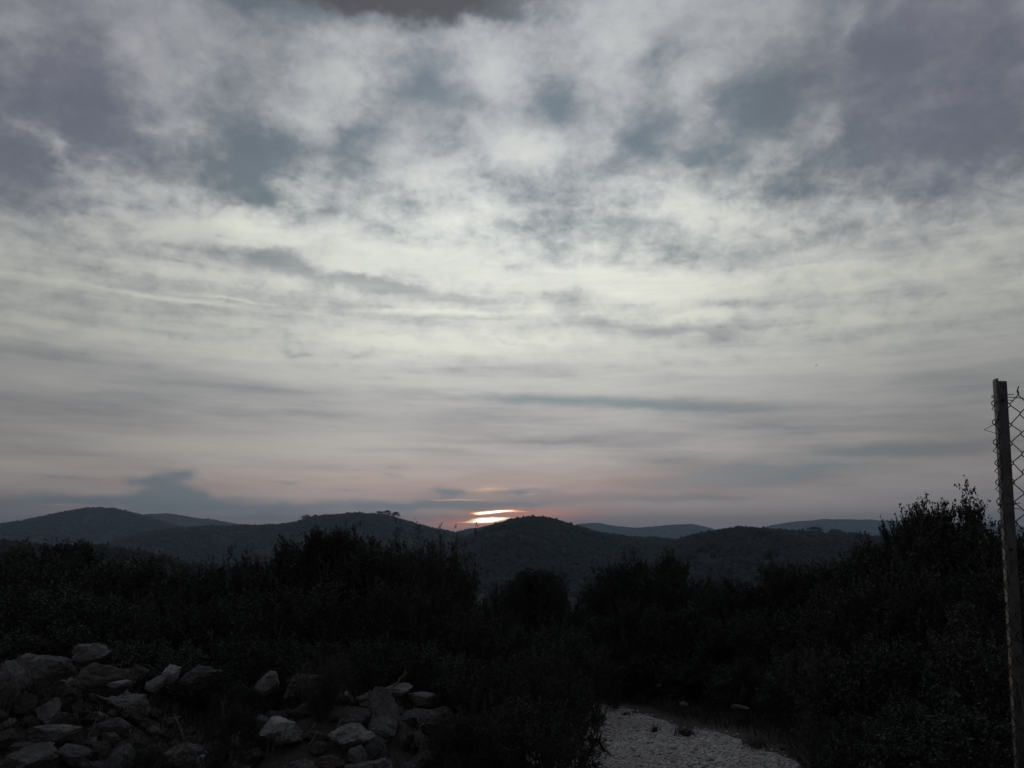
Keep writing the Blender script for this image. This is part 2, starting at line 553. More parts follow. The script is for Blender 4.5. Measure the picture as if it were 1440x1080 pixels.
def bump_of(x, y, cx, cy, ax, ay, h):
    r = ((x - cx) / ax) ** 2 + ((y - cy) / ay) ** 2
    return h * np.clip(1 - r, 0, None) ** 2


def ground_h(x, y):
    x = np.asarray(x, float); y = np.asarray(y, float)
    z = np.where((y > -50) & (y < 110), np.interp(y, _ys, _zsm), np.interp(y, G_Y, G_Z))
    z = z + bump_of(x, y, -4.6, 7.5, 2.7, 2.7, .80) + bump_of(x, y, -1.35, 7.0, 1.7, 2.1, .62)
    near = np.clip(1 - np.hypot(x, y) / 60, 0, 1)
    z = z + near * (fbm(x * .45, y * .45, 3, 5) * .16 + fbm(x * 2.5, y * 2.5, 3, 9) * .035)
    return z


def hit(px, py, far=60.0):
    """where the ray through a place in the photograph meets the ground"""
    d = pix_dir(px, py)
    t = np.linspace(2, far, 6000)
    p = EYE + t[:, None] * d
    below = p[:, 2] < ground_h(p[:, 0], p[:, 1])
    return p[np.argmax(below)] if below.any() else None


n = 360
s = np.linspace(-1, 1, n)
gx = np.sinh(s * 11.2) / np.sinh(11.2) * 14000 - 0.5
s2 = np.linspace(-1, 1, n)
gy = np.sinh(s2 * 11.2) / np.sinh(11.2) * 14000 + 7.0
X, Y = np.meshgrid(gx, gy)
Zg = ground_h(X, Y)
ii = np.arange(n - 1)[:, None] * n + np.arange(n - 1)[None]
gf = np.stack([ii, ii + 1, ii + n + 1, ii + n], -1).reshape(-1, 4)
ground = link('ground', mesh_np('ground', np.stack([X, Y, Zg], -1).reshape(-1, 3), gf, M_SOIL, True))
ground['kind'] = 'structure'

# ------------------------------------------------------------------ gravel path
EDGE_R = [(1185, 1110), (1140, 1076), (1100, 1060), (1040, 1041), (985, 1026), (920, 1009), (880, 997), (846, 991)]
er = np.array([hit(*e)[:2] for e in EDGE_R])
d0 = er[0] - er[2]; d0 /= np.linalg.norm(d0)
er = np.concatenate([[er[0] + d0 * 9, er[0] + d0 * 4], er, [er[-1] + np.array([-1.0, .9]), er[-1] + np.array([-2.3, 2.2]), er[-1] + np.array([-3.4, 4.5])]])
seg = np.concatenate([[0], np.cumsum(np.linalg.norm(np.diff(er, axis=0), axis=1))])
tt = np.arange(0, seg[-1], .06)
ex, ey = np.interp(tt, seg, er[:, 0]), np.interp(tt, seg, er[:, 1])
kk = np.ones(15) / 15
ex = np.convolve(np.pad(ex, 7, 'edge'), kk, 'valid'); ey = np.convolve(np.pad(ey, 7, 'edge'), kk, 'valid')
tx, ty = np.gradient(ex), np.gradient(ey)
ln = np.hypot(tx, ty); nx, ny = -ty / ln, tx / ln        # to the left of travel
PATH_W = 2.35
cols = 40
wv = np.linspace(0, 1, cols)
e0 = fbm(tt * 3.0, tt * 0 + 3.3, 4, 2) * .28
e1 = PATH_W + fbm(tt * 2.5, tt * 0 + 8.3, 4, 4) * .35
off = e0[:, None] + (e1 - e0)[:, None] * wv[None]
PX, PY = ex[:, None] + nx[:, None] * off, ey[:, None] + ny[:, None] * off
crown = .030 * np.sin(wv * math.pi)[None] ** .7 - .012
PZ = ground_h(PX, PY) + .012 + crown + .012 * fbm(PX * 5, PY * 5, 3, 21)
ii = np.arange(len(tt) - 1)[:, None] * cols + np.arange(cols - 1)[None]
pf = np.stack([ii, ii + cols, ii + cols + 1, ii + 1], -1).reshape(-1, 4)
path = link('gravel_path', mesh_np('gravel_path', np.stack([PX, PY, PZ], -1).reshape(-1, 3), pf, M_GRAVEL, True))
path['kind'] = 'structure'
path_pts = np.stack([PX, PY], -1)[:, ::6].reshape(-1, 2)


def near_path(x, y, d):
    return ((path_pts[:, 0] - x) ** 2 + (path_pts[:, 1] - y) ** 2).min() < d * d


rng = np.random.default_rng(5)
ICO = bmesh.new(); bmesh.ops.create_icosphere(ICO, subdivisions=1, radius=1.0)
ICO_V = np.array([v.co for v in ICO.verts]); ICO_F = np.array([[v.index for v in f.verts] for f in ICO.faces]); ICO.free()


def pebbles(pos, size, rng):
    k = len(pos)
    j = 1 + rng.normal(0, .16, (k, len(ICO_V), 1))
    sc = size[:, None] * rng.uniform(.55, 1.1, (k, 3)); sc[:, 2] *= .7
    v = ICO_V[None] * j * sc[:, None]
    a = rng.uniform(0, 6.28, k); ca, sa = np.cos(a)[:, None], np.sin(a)[:, None]
    v = np.stack([v[..., 0] * ca - v[..., 1] * sa, v[..., 0] * sa + v[..., 1] * ca, v[..., 2]], -1) + pos[:, None]
    f = ICO_F[None] + (np.arange(k) * len(ICO_V))[:, None, None]
    return v.reshape(-1, 3), f.reshape(-1, 3)


M_PEB, _b = new_mat('loose limestone chips')
_isl = Nd.tree.nodes.new('ShaderNodeNewGeometry')
Nd.put(ramp(Nd(_isl.outputs['Random Per Island']), [(0, col(.20, .194, .184)), (.5, col(.43, .417, .395)), (.9, col(.55, .535, .51)), (1, col(.64, .625, .60))]), _b.inputs['Base Color'])
_b.inputs['Roughness'].default_value = 0.95
K_ = 9000
q0 = rng.integers(0, len(tt), K_); w0 = np.clip(rng.beta(1.1, 1.1, K_) * 1.08 - .04, -.04, 1.04)
bx_ = ex[q0] + nx[q0] * (e0[q0] + (e1 - e0)[q0] * w0) + rng.normal(0, .03, K_)
by_ = ey[q0] + ny[q0] * (e0[q0] + (e1 - e0)[q0] * w0) + rng.normal(0, .03, K_)
bz_ = ground_h(bx_, by_) + .012 + .030 * np.sin(np.clip(w0, 0, 1) * math.pi) ** .7 - .008
sz_ = rng.gamma(2.2, .0042, K_) + .004
pv, pfc = pebbles(np.stack([bx_, by_, bz_], -1), sz_, rng)
gr = link('gravel', mesh_np('gravel', pv, pfc, M_PEB))
gr['kind'] = 'stuff'
gr['label'] = 'loose pale limestone chips on the track'

# ------------------------------------------------------------------ hills
def hill(name, prof, D, wf, base, seed, tree_h, tree_r, n_tree, mat=M_FOREST):
    """a wooded ridge: skyline given at its own distance D (metres), front slope wf metres deep"""
    ae = np.array([pix_azel(*p) for p in prof])
    az = np.linspace(ae[0, 0], ae[-1, 0], 220)
    el = np.interp(az, ae[:, 0], ae[:, 1])
    ker = np.exp(-np.linspace(-2, 2, 13) ** 2); ker /= ker.sum()
    el = np.convolve(np.pad(el, 6, 'edge'), ker, 'valid')
    dist = D * (1 + .16 * fbm(az * 9, az * 0 + seed, 3, seed))
    crest = EYE[2] + dist * np.tan(el) - tree_h * 1.5
    rr = np.concatenate([np.linspace(-1, 0, 46), np.linspace(0, 1, 18)[1:]])

    def surf(i_az, u):
        d = np.interp(i_az, np.arange(len(az)), dist); c = np.interp(i_az, np.arange(len(az)), crest); a = np.interp(i_az, np.arange(len(az)), az)
        fade = np.minimum(1, np.minimum(i_az, len(az) - 1 - i_az) / 16.0)
        fall = np.where(u < 0, .5 + .5 * np.cos(np.pi * np.abs(u) ** 1.15), .5 + .5 * np.cos(np.pi * np.abs(u)))
        r = d + u * wf
        x, y = r * np.sin(a), r * np.cos(a)
        gul = fbm(x * 6.0 / wf, y * 6.0 / wf, 4, seed) * np.minimum(1, np.abs(u) * 2.2) * (1 - np.abs(u)) * (c - base) * .55
        z = base + (c - base) * fall * np.clip(fade, 0, 1) ** .5 + gul
        return np.stack([x, y, z], -1)
    IA, UU = np.meshgrid(np.arange(len(az), dtype=float), rr)
    v = surf(IA, UU).reshape(-1, 3)
    m = len(az)
    jj = np.arange(len(rr) - 1)[:, None] * m + np.arange(m - 1)[None]
    f = np.stack([jj, jj + 1, jj + m + 1, jj + m], -1).reshape(-1, 4)
    o = link(name, mesh_np(name, v, f, mat, True))
    o['kind'] = 'structure'
    g = np.random.default_rng(seed + 100)
    ia = g.uniform(2, m - 3, n_tree); u = -g.uniform(0, 1, n_tree) ** 1.25 * .97
    u[: n_tree // 5] = g.normal(0, .03, n_tree // 5)
    p = surf(ia, u)
    ok = (vnoise(p[:, 0] * 14 / wf, p[:, 1] * 14 / wf, seed + 2) * .6 + vnoise(p[:, 0] * 45 / wf, p[:, 1] * 45 / wf, seed + 4) * .4 > .36) | (np.abs(u) < .05)
    ia, u, p = ia[ok], u[ok], p[ok]; n_tree = len(u)
    clump = .75 + .6 * vnoise(p[:, 0] / (tree_r * 9), p[:, 1] / (tree_r * 9), seed)
    hgt = tree_h * g.uniform(.6, 1.25, n_tree) * clump
    k = len(ICO_V)
    vv = ICO_V[None] * (1 + g.normal(0, .20, (n_tree, k, 1)))
    sc = np.stack([tree_r * g.uniform(.6, 1.3, n_tree), tree_r * g.uniform(.6, 1.3, n_tree), hgt * .62], -1)
    vv = vv * sc[:, None] + p[:, None]
    vv[..., 2] += (hgt * .55)[:, None]
    ff = ICO_F[None] + (np.arange(n_tree) * k)[:, None, None]
    w = link('forest', mesh_np('forest', vv.reshape(-1, 3), ff.reshape(-1, 3), M_FOREST, True))
    w['kind'] = 'stuff'
    w['label'] = 'dark unbroken woodland covering a distant hill'
    return surf, az, el


hill('hills', [(140, 790), (170, 740), (200, 723), (235, 721), (280, 728), (325, 735), (380, 745), (470, 770)], 4300, 900, -60, 3, 6, 7, 3500)
hill('hills', [(780, 770), (800, 742), (815, 736), (838, 735), (850, 737), (862, 739), (900, 742), (940, 738), (975, 737), (1000, 742), (1050, 765)], 4700, 900, -60, 4, 5, 7, 4000)
hill('hills', [(990, 775), (1080, 739), (1120, 733), (1160, 730), (1200, 730), (1260, 732), (1320, 735), (1380, 736), (1440, 740), (1560, 760), (1650, 775)], 5200, 1100, -60, 5, 6, 8, 5000)
hill('hills', [(-260, 800), (-150, 752), (-60, 742), (0, 736), (40, 729), (90, 719), (130, 714), (160, 714), (185, 719), (210, 727), (260, 741), (340, 765), (400, 790)], 2700, 800, -60, 6, 6, 5.5, 6000)
hill('hills', [(600, 775), (640, 748), (690, 737), (725, 732), (780, 745), (830, 770)], 2300, 500, -60, 11, 5, 5, 2500)
hill('hills', [(90, 800), (160, 757), (220, 744), (300, 738), (380, 737), (415, 735), (435, 726), (490, 721), (540, 722), (570, 730), (610, 742), (650, 750), (720, 770), (790, 800)], 1700, 650, -55, 7, 5, 4, 9000)
hill('hills', [(540, 810), (620, 770), (660, 752), (690, 738), (720, 729), (745, 725), (770, 727), (800, 736), (840, 747), (880, 753), (930, 756), (985, 765), (1060, 790)], 1150, 560, -50, 8, 4.5, 3.2, 11000)
hill('hills', [(860, 800), (920, 768), (960, 756), (1000, 745), (1040, 740), (1080, 742), (1150, 748), (1200, 750), (1260, 755), (1340, 760), (1450, 770), (1560, 790)], 850, 380, -46, 9, 4, 2.8, 11000)
hill('hills', [(-300, 790), (-150, 766), (0, 757), (30, 760), (80, 767), (140, 766), (180, 770), (260, 788), (400, 806), (540, 825), (680, 860)], 420, 210, -42, 10, 3.2, 1.9, 9000)

# scrub woodland down the slope and over the valley floor
g = np.random.default_rng(404)
nv = 22000
rv = 27 * (620 / 27) ** g.uniform(0, 1, nv) ** .55; av = g.uniform(-.80, .80, nv)
xv, yv = rv * np.sin(av), rv * np.cos(av)
kv = len(ICO_V)
vv = ICO_V[None] * (1 + g.normal(0, .22, (nv, kv, 1)))
sv = (1.0 + rv * .006)[:, None] * g.uniform(.7, 1.4, (nv, 3))
vv = vv * sv[:, None] + np.stack([xv, yv, ground_h(xv, yv) + .5], -1)[:, None]
ff = ICO_F[None] + (np.arange(nv) * kv)[:, None, None]
w = link('forest', mesh_np('forest', vv.reshape(-1, 3), ff.reshape(-1, 3), M_FOREST, True))
w['kind'] = 'stuff'
w['label'] = 'dark scrub woodland on the slope and valley floor'

# ------------------------------------------------------------------ plants
def unit(v):
    return v / (np.linalg.norm(v, axis=-1, keepdims=True) + 1e-9)


def leaves(mb, P, Dr, size, width, g):
    """one folded leaf per row of P, pointing along Dr"""
    k = len(P)
    side = unit(np.cross(Dr, g.normal(0, 1, (k, 3))))
    up = np.cross(side, Dr)
    L = size * g.uniform(.65, 1.3, k)[:, None]
    w = L * width
    tip = P + Dr * L
    mid_ = P + Dr * L * .5
    v = np.stack([P, mid_ + side * w + up * w * .35, tip, mid_ - side * w + up * w * .35], 1)
    f = np.arange(k)[:, None] * 4 + np.arange(4)[None]
    mb.add(v.reshape(-1, 3), f)


def limb(p, d, L, g, nseg=5, wander=.22, up=.08):
    pts = [p]
    for _ in range(nseg):
        d = unit(d + g.normal(0, wander, 3) + np.array([0, 0, up]))
        p = p + d * L / nseg
        pts.append(p)
    return np.array(pts)


def at(pts, t):
    i = t * (len(pts) - 1); k = min(int(i), len(pts) - 2)
    return pts[k] + (pts[k + 1] - pts[k]) * (i - k), unit(pts[k + 1] - pts[k])


def grow(kind, seed):
    """returns (stem mesh builder, leaf mesh builder) of a plant about 2.4 m tall"""
    g = np.random.default_rng(seed)
    wood, lf = MB(), MB()
    TP, TD = [], []
    if kind == 'broom':
        for _ in range(46):
            a = g.uniform(0, 6.28); tl = abs(g.normal(0, .34))
            d = np.array([math.cos(a) * math.sin(tl), math.sin(a) * math.sin(tl), math.cos(tl)])
            st = limb(np.array([g.normal(0, .12), g.normal(0, .12), -.05]), d, g.uniform(1.2, 2.4), g, 6, .08, .05)
            wood.tube(st, np.linspace(.010, .003, len(st)), 4)
            for _ in range(13):
                t = g.uniform(.18, 1.0)
                p, dd = at(st, t)
                b = limb(p, unit(dd + g.normal(0, .34, 3)), g.uniform(.25, .6), g, 3, .08, .10)
                wood.tube(b, np.linspace(.004, .0015, len(b)), 3)
                for _ in range(7):
                    q, qd = at(b, g.uniform(.1, 1.0))
                    TP.append(q); TD.append(unit(qd + g.normal(0, .3, 3)))
        P, Dr = np.array(TP), np.array(TD)
        P = np.repeat(P, 3, 0); Dr = unit(np.repeat(Dr, 3, 0) + g.normal(0, .35, (len(P), 3)))
        P = P + Dr * g.uniform(0, .08, (len(P), 1))
        leaves(lf, P, Dr, .075, .10, g)
        return wood, lf
    # crown envelope: clumps of twigs carried out to an uneven dome
    if kind == 'bush':
        n_cl, cen, rx, rz, ns = 130, .75, 1.15, 1.40, 9
    else:
        n_cl, cen, rx, rz, ns = 88, 1.55, .80, .85, 7
    lob = unit(g.normal(0, 1, (7, 3))); lob[:, 2] = np.abs(lob[:, 2]); la = g.uniform(-.22, .34, 7) * (1.0 if kind == 'bush' else 1.6)
    stems = []
    if kind == 'tree':
        trunk = limb(np.array([0, 0, -.1]), np.array([.08, .05, 1.0]), .85, g, 4, .08)
        wood.tube(trunk, np.linspace(.085, .06, len(trunk)), 8)
    for i in range(ns):
        a = i * 2.4 + g.uniform(-.4, .4)
        p0 = np.array([math.cos(a) * .10, math.sin(a) * .10, -.08]) if kind == 'bush' else at(trunk, g.uniform(.55, 1.0))[0]
        tl = R(g.uniform(8, 50))
        d = np.array([math.cos(a) * math.sin(tl), math.sin(a) * math.sin(tl), math.cos(tl)])
        st = limb(p0, d, g.uniform(.9, 1.5), g, 6, .15, .10)
        wood.tube(st, np.linspace(.03, .009, len(st)), 6)
        stems.append(st)
    for i in range(n_cl):
        dd = unit(g.normal(0, 1, 3))
        if kind == 'bush' and dd[2] < -.45 or kind == 'tree' and dd[2] < -.62:
            dd[2] = abs(dd[2])
        k = 1 + (np.clip(lob @ dd, 0, 1) ** 3 * la).sum() + g.normal(0, .07)
        rad = g.uniform(.45, 1.0) ** .45 * k
        if i < 9:                                   # leaders that break the outline
            dd = unit(np.array([g.normal(0, .4), g.normal(0, .4), 1])); rad = min(k, 1.12) * g.uniform(.93, 1.04)
        c = np.array([0, 0, cen]) + dd * np.array([rx, rx, rz]) * rad
        c[2] = max(c[2], .12)
        st = stems[int(g.integers(ns))]
        st = min(stems, key=lambda q: np.linalg.norm(q[-1] - c) + g.uniform(0, .4))
        q0, q1 = at(st, g.uniform(.35, .98))
        tcur = np.linspace(0, 1, 6)[:, None]
        br = q0 + (c - q0) * tcur + q1 * .18 * np.sin(tcur * math.pi) + g.normal(0, .015, (6, 3))
        wood.tube(br, np.linspace(.011, .003, 6), 4)
        out = unit(c - np.array([0, 0, cen * .6]))
        for _ in range(10):
            tw = unit(out * .75 + g.normal(0, .75, 3) + np.array([0, 0, .15]))
            ll = g.uniform(.10, .30) if i >= 9 else g.uniform(.10, .26)
            q, _d = at(br, g.uniform(.55, 1.0))
            wood.tube(np.array([q, q + tw * ll]), .0022, 3, False)
            s_ = g.uniform(.1, 1.05, 16)[:, None]
            TP.append(q + tw * ll * s_ + g.normal(0, .012, (16, 3)))
            TD.append(unit(tw * .6 + g.normal(0, .7, (16, 3))))
    P, Dr = np.concatenate(TP), np.concatenate(TD)
    leaves(lf, P, Dr, .044, .32, g)
    return wood, lf


VAR = {'bush': [], 'tree': [], 'broom': []}
for kind, cnt in (('bush', 5), ('tree', 5), ('broom', 2)):
    for i in range(cnt):
        w, l = grow(kind, 40 + i * 7 + len(kind) * 100)
        wm, lm = w.mesh(kind + ' stems', M_BARK, True), l.mesh(kind + ' leaves', M_BROOM if kind == 'broom' else M_LEAF)
        vv = np.concatenate(l.v)
        top = np.percentile(vv[:, 2], 98.3)
        rad = np.percentile(np.hypot(vv[:, 0], vv[:, 1]), 90)
        VAR[kind].append((wm, lm, top, rad))

prng = random.Random(11)
NAMES = {'bush': ('evergreen_bush', 'bush', 'stems'), 'tree': ('small_tree', 'tree', 'trunk'), 'broom': ('broom_shrub', 'shrub', 'stems')}


def plant(px, top, d, wpx, kind, label, group, var=None, rot=None):
    dr = pix_dir(px, top)
    t = d / dr[1]
    x, y, zt = EYE + dr * t
    zb = float(ground_h(x, y))
    wm, lm, h, r = VAR[kind][prng.randrange(len(VAR[kind])) if var is None else var]
    nm, cat, stem = NAMES[kind]
    e = empty(nm, (x, y, zb - .03), label, cat, group)
    sx = wpx / F_PX * t / 2 / r
    sz = max(.2, (zt - zb) / h)
    sx = min(max(sx, sz * (.5 if kind != 'bush' or wpx <= 60 else .72)), sz * 1.9)
    e.scale = (sx, sx, sz)
    e.rotation_euler = (0, 0, prng.uniform(0, 6.28) if rot is None else rot)
    link(stem, wm, e)
    link('crown', lm, e)
    return e


LT = 'low dense evergreen bush in the dark thicket behind the stone heaps'
GT = 'bushes of the thicket behind the stone heaps'
RT = 'dark evergreen bush in the thicket beyond the gravel track'
GR = 'bushes of the thicket beyond the track'
# skyline of the thicket on the left
for a in [(-70, 774, 14, 200, 'bush'), (25, 781, 13.5, 150, 'bush'), (70, 779, 15, 110, 'bush'), (150, 792, 13, 130, 'bush'), (212, 795, 12.5, 120, 'bush'),
          (270, 800, 12, 110, 'bush'), (318, 800, 12.5, 100, 'bush'), (360, 797, 12, 80, 'bush'), (395, 778, 12, 100, 'bush'), (435, 764, 12.5, 90, 'bush'),
          (525, 771, 12, 110, 'bush'), (560, 776, 12.4, 90, 'bush'), (600, 782, 11.6, 110, 'bush'), (645, 805, 11, 90, 'bush'), (690, 842, 10, 60, 'bush')]:
    plant(*a, LT, GT)
plant(104, 765, 17, 62, 'tree', 'round headed little tree standing above the far left thicket', None)
plant(460, 748, 12, 62, 'tree', 'left one of two slim treetops rising from the left thicket', None)
plant(494, 749, 12.2, 58, 'tree', 'right one of two slim treetops rising from the left thicket', None)
plant(356, 786, 13, 46, 'tree', 'thin wispy sapling poking out of the left thicket', None)
plant(572, 764, 11.5, 90, 'broom', 'spiky upright broom left of the pair on the thicket skyline', None)
plant(622, 764, 11, 100, 'broom', 'spiky upright broom at the right end of the left thicket', None)
# between the two thickets
plant(722, 822, 15.8, 60, 'bush', 'low bush at the left foot of the isolated dark tree', None)
plant(752, 803, 16.5, 84, 'tree', 'isolated dark tree in the dip below the central hill', None)
plant(778, 822, 16, 40, 'bush', 'narrow bush tight against the right side of the isolated tree', None)
plant(806, 862, 15, 58, 'bush', 'low bush filling the gap left of the right thicket', None)
# skyline of the thicket on the right
for a in [(838, 822, 15, 44, 'bush'), (862, 797, 14.6, 60, 'bush'), (915, 804, 14, 70, 'bush'), (985, 816, 14, 90, 'bush'), (1030, 822, 13, 100, 'bush'),
          (1072, 820, 13, 90, 'bush'), (1140, 800, 12, 90, 'bush'), (1175, 798, 12, 80, 'bush'), (1235, 775, 11.2, 90, 'bush'), (1205, 790, 11.6, 70, 'bush')]:
    plant(*a, RT, GR)
plant(876, 786, 14.5, 74, 'tree', 'broad leafy treetop at the left end of the right thicket', None)
plant(945, 782, 15, 62, 'tree', 'pointed treetop in the middle of the right thicket', None)
plant(1110, 794, 12.5, 80, 'tree', 'wide treetop standing left of the big tree', None)
plant(1222, 770, 11.5, 56, 'tree', 'slim treetop leaning against the big tree by the fence', None)
# the tall tree beside the fence, in three leaders, and what grows at its feet
plant(1334, 706, 10.2, 84, 'tree', 'tallest dark tree beside the fence with a pointed crown', None, 1)
plant(1300, 714, 10.4, 84, 'tree', 'forked leafy tree just left of the tallest tree', None, 2)
plant(1270, 726, 10.9, 56, 'tree', 'shorter tree at the left edge of the tall trees', None, 3)
plant(1384, 757, 10.6, 60, 'tree', 'tree partly behind the fence post right of the tallest tree', None, 4)
for a in [(1440, 756, 9.5, 120, 'bush'), (1520, 745, 9, 160, 'bush'), (1330, 756, 9.8, 150, 'bush'), (1400, 752, 9.9, 110, 'bush'), (1270, 770, 9.8, 110, 'bush'),
          (1210, 830, 9.4, 130, 'bush'), (1290, 815, 8.8, 150, 'bush'), (1370, 800, 8.4, 160, 'bush'), (1460, 820, 7.6, 170, 'bush'), (1150, 850, 10.5, 120, 'bush'),
          (1090, 862, 11.2, 120, 'bush'), (1030, 866, 12, 120, 'bush'), (960, 858, 12.6, 120, 'bush'), (890, 850, 13.2, 110, 'bush'), (840, 868, 13.6, 80, 'bush'),
          (1120, 915, 9.6, 110, 'bush'), (1050, 925, 11, 110, 'bush'), (985, 925, 12, 100, 'bush'), (925, 915, 12.4, 100, 'bush'), (872, 905, 12.8, 90, 'bush')]:
    plant(*a, RT, GR)
for a in [(1235, 905, 7.4, 170, 'bush'), (1320, 890, 6.8, 190, 'bush'), (1405, 915, 6.2, 180, 'bush'), (1270, 990, 6.2, 170, 'bush'), (1365, 1000, 5.6, 200, 'bush'), (1200, 1010, 6.6, 110, 'bush')]:
    plant(*a, 'dark bush crowding between the track and the fence', 'bushes between the track and the fence')
plant(1172, 916, 7.8, 110, 'broom', 'feathery pale broom right of the gravel track', None)
plant(1150, 1005, 7.3, 70, 'broom', 'low wispy broom on the right verge of the gravel track', None)
# inside of the left thicket
for a in [(-60, 850, 10.5, 170, 'bush'), (30, 835, 10.8, 160, 'bush'), (110, 838, 10.5, 150, 'bush'), (190, 848, 10.3, 150, 'bush'), (265, 850, 10, 150, 'bush'),
          (335, 845, 10, 140, 'bush'), (405, 835, 9.8, 140, 'bush'), (470, 822, 9.8, 140, 'bush'), (540, 826, 9.6, 140, 'bush'), (605, 835, 9.4, 130, 'bush'), (665, 868, 9, 120, 'bush'),
          (720, 884, 9.4, 110, 'bush'), (770, 880, 11, 120, 'bush'), (820, 900, 11.6, 90, 'bush'), (20, 895, 9.2, 150, 'bush'), (180, 905, 9, 150, 'bush'), (300, 905, 8.8, 140, 'bush'), (380, 900, 8.6, 130, 'bush'),
          (450, 905, 8.4, 130, 'bush'), (520, 900, 8.2, 130, 'bush'), (590, 905, 8, 130, 'bush'), (650, 925, 7.6, 120, 'bush'), (705, 935, 7.4, 110, 'bush'), (95, 880, 9.6, 130, 'bush')]:
    plant(*a, LT, GT)
plant(762, 915, 7.2, 130, 'bush', 'rounded bush overhanging the left side of the gravel track', None)
plant(806, 950, 7.6, 80, 'bush', 'bush hiding the bend where the gravel track disappears', None)
plant(745, 985, 6.5, 130, 'bush', 'low bush at the near left corner of the gravel track', None)
plant(680, 985, 6.4, 70, 'broom', 'wispy grey broom between the right stone heap and the track', None)
plant(330, 1000, 6.3, 70, 'bush', 'dark brush low in front of the gap between the heaps', None)
plant(205, 1052, 5.9, 70, 'bush', 'flat dark bramble at the bottom of the left heap', None)
plant(648, 1000, 6.3, 80, 'bush', 'dark brush swallowing the right end of the right heap', None)
plant(470, 968, 7.0, 60, 'bush', 'dark brush rising behind the widest boulder', None)
plant(338, 965, 7.1, 70, 'bush', 'small bush growing in the gap between the two stone heaps', None)
plant(455, 990, 6.6, 60, 'broom', 'thin broom growing out of the middle of the right stone heap', None)

# distinct trees on the far ridges
def ridge_tree(px, top, base, D, wpx, label):
    d = pix_dir(px, top); t = D / d[1]
    x, y, zt = EYE + d * t
    d2 = pix_dir(px, base); zb = (EYE + d2 * D / d2[1])[2]
    wm, lm, h, r = VAR['tree'][prng.randrange(5)]
    e = empty('ridge_tree', (x, y, zb), label, 'tree')
    sx = wpx / F_PX * t / 2 / r
    e.scale = (sx, sx, (zt - zb) / h)
    e.rotation_euler = (0, 0, prng.uniform(0, 6))
    link('trunk', wm, e)
    o = link('crown', lm, e)


ridge_tree(430, 724, 737, 1690, 12, 'lone tree on the left shoulder of the middle ridge')
ridge_tree(535, 719, 730, 1690, 12, 'first of three trees on the crest of the middle ridge')
ridge_tree(545, 718, 730, 1690, 12, 'second of three trees on the crest of the middle ridge')
ridge_tree(556, 720, 732, 1690, 12, 'last of three trees on the crest of the middle ridge')
ridge_tree(1146, 741, 754, 845, 22, 'wide clump topped tree on the crest of the right ridge')
ridge_tree(1176, 744, 755, 845, 16, 'smaller tree beside the wide one on the right ridge')

# ------------------------------------------------------------------ low ground cover
g = np.random.default_rng(77)
N_T = 26000
cx_ = g.uniform(-9, 9, N_T); cy_ = g.uniform(4.4, 19, N_T)
keep = np.ones(N_T, bool)
pp = path_pts[(path_pts[:, 1] > 3) & (path_pts[:, 1] < 21)][::3]
for k in range(0, N_T, 2000):
    dd = ((cx_[k:k + 2000, None] - pp[None, :, 0]) ** 2 + (cy_[k:k + 2000, None] - pp[None, :, 1]) ** 2).min(1)
    keep[k:k + 2000] = dd > .22 ** 2
heap = (bump_of(cx_, cy_, -4.6, 7.2, 2.5, 2.2, 1) > .35) | (bump_of(cx_, cy_, -1.35, 6.8, 1.5, 1.8, 1) > .35)
keep &= ~(heap & (g.uniform(0, 1, N_T) < .45))
keep &= vnoise(cx_ * .9, cy_ * .9, 3) + g.uniform(-.35, .35, N_T) > .33
cx_, cy_ = cx_[keep], cy_[keep]
cz_ = ground_h(cx_, cy_)
mbg = MB()
base_p = np.repeat(np.stack([cx_, cy_, cz_ - .01], -1), 5, 0) + np.concatenate([g.normal(0, .03, (len(cx_) * 5, 2)), np.zeros((len(cx_) * 5, 1))], 1)
dirs = unit(np.concatenate([g.normal(0, .45, (len(base_p), 2)), np.ones((len(base_p), 1))], 1))
leaves(mbg, base_p, dirs, .15, .035, g)
gc = link('grass', mbg.mesh('grass', M_BROOM))
gc['kind'] = 'stuff'
gc['label'] = 'dark rough grass and low scrub on the ground'


def tuft(px, py, hgt, spread, nbl, label):
    p = hit(px, py)
    mb = MB(); g = np.random.default_rng(int(px))
    b = np.concatenate([g.normal(0, spread * .25, (nbl, 2)), np.full((nbl, 1), -.01)], 1)
    d = unit(np.concatenate([g.normal(0, .55, (nbl, 2)) * spread / .12 * .6, np.ones((nbl, 1))], 1))
    for k in range(nbl):
        pts = limb(b[k], d[k], hgt * g.uniform(.5, 1.1), g, 4, .1, -.12)
        mb.tube(pts, np.linspace(.0045, .001, 5), 3)
    o = link('grass_tuft', mb.mesh('grass_tuft', M_BROOM))
    o.location = (p[0], p[1], p[2] + .03)
    tag(o, label, 'grass tuft')


tuft(964, 1037, .17, .17, 90, 'bigger dark grass tuft growing in the gravel track')
tuft(921, 1033, .10, .07, 34, 'smaller dark grass tuft growing in the gravel track')
tuft(880, 1008, .05, .11, 40, 'flat dark weed patch near the far end of the track')
tuft(1062, 1052, .13, .22, 70, 'dark weeds among pale stones on the right edge of the track')

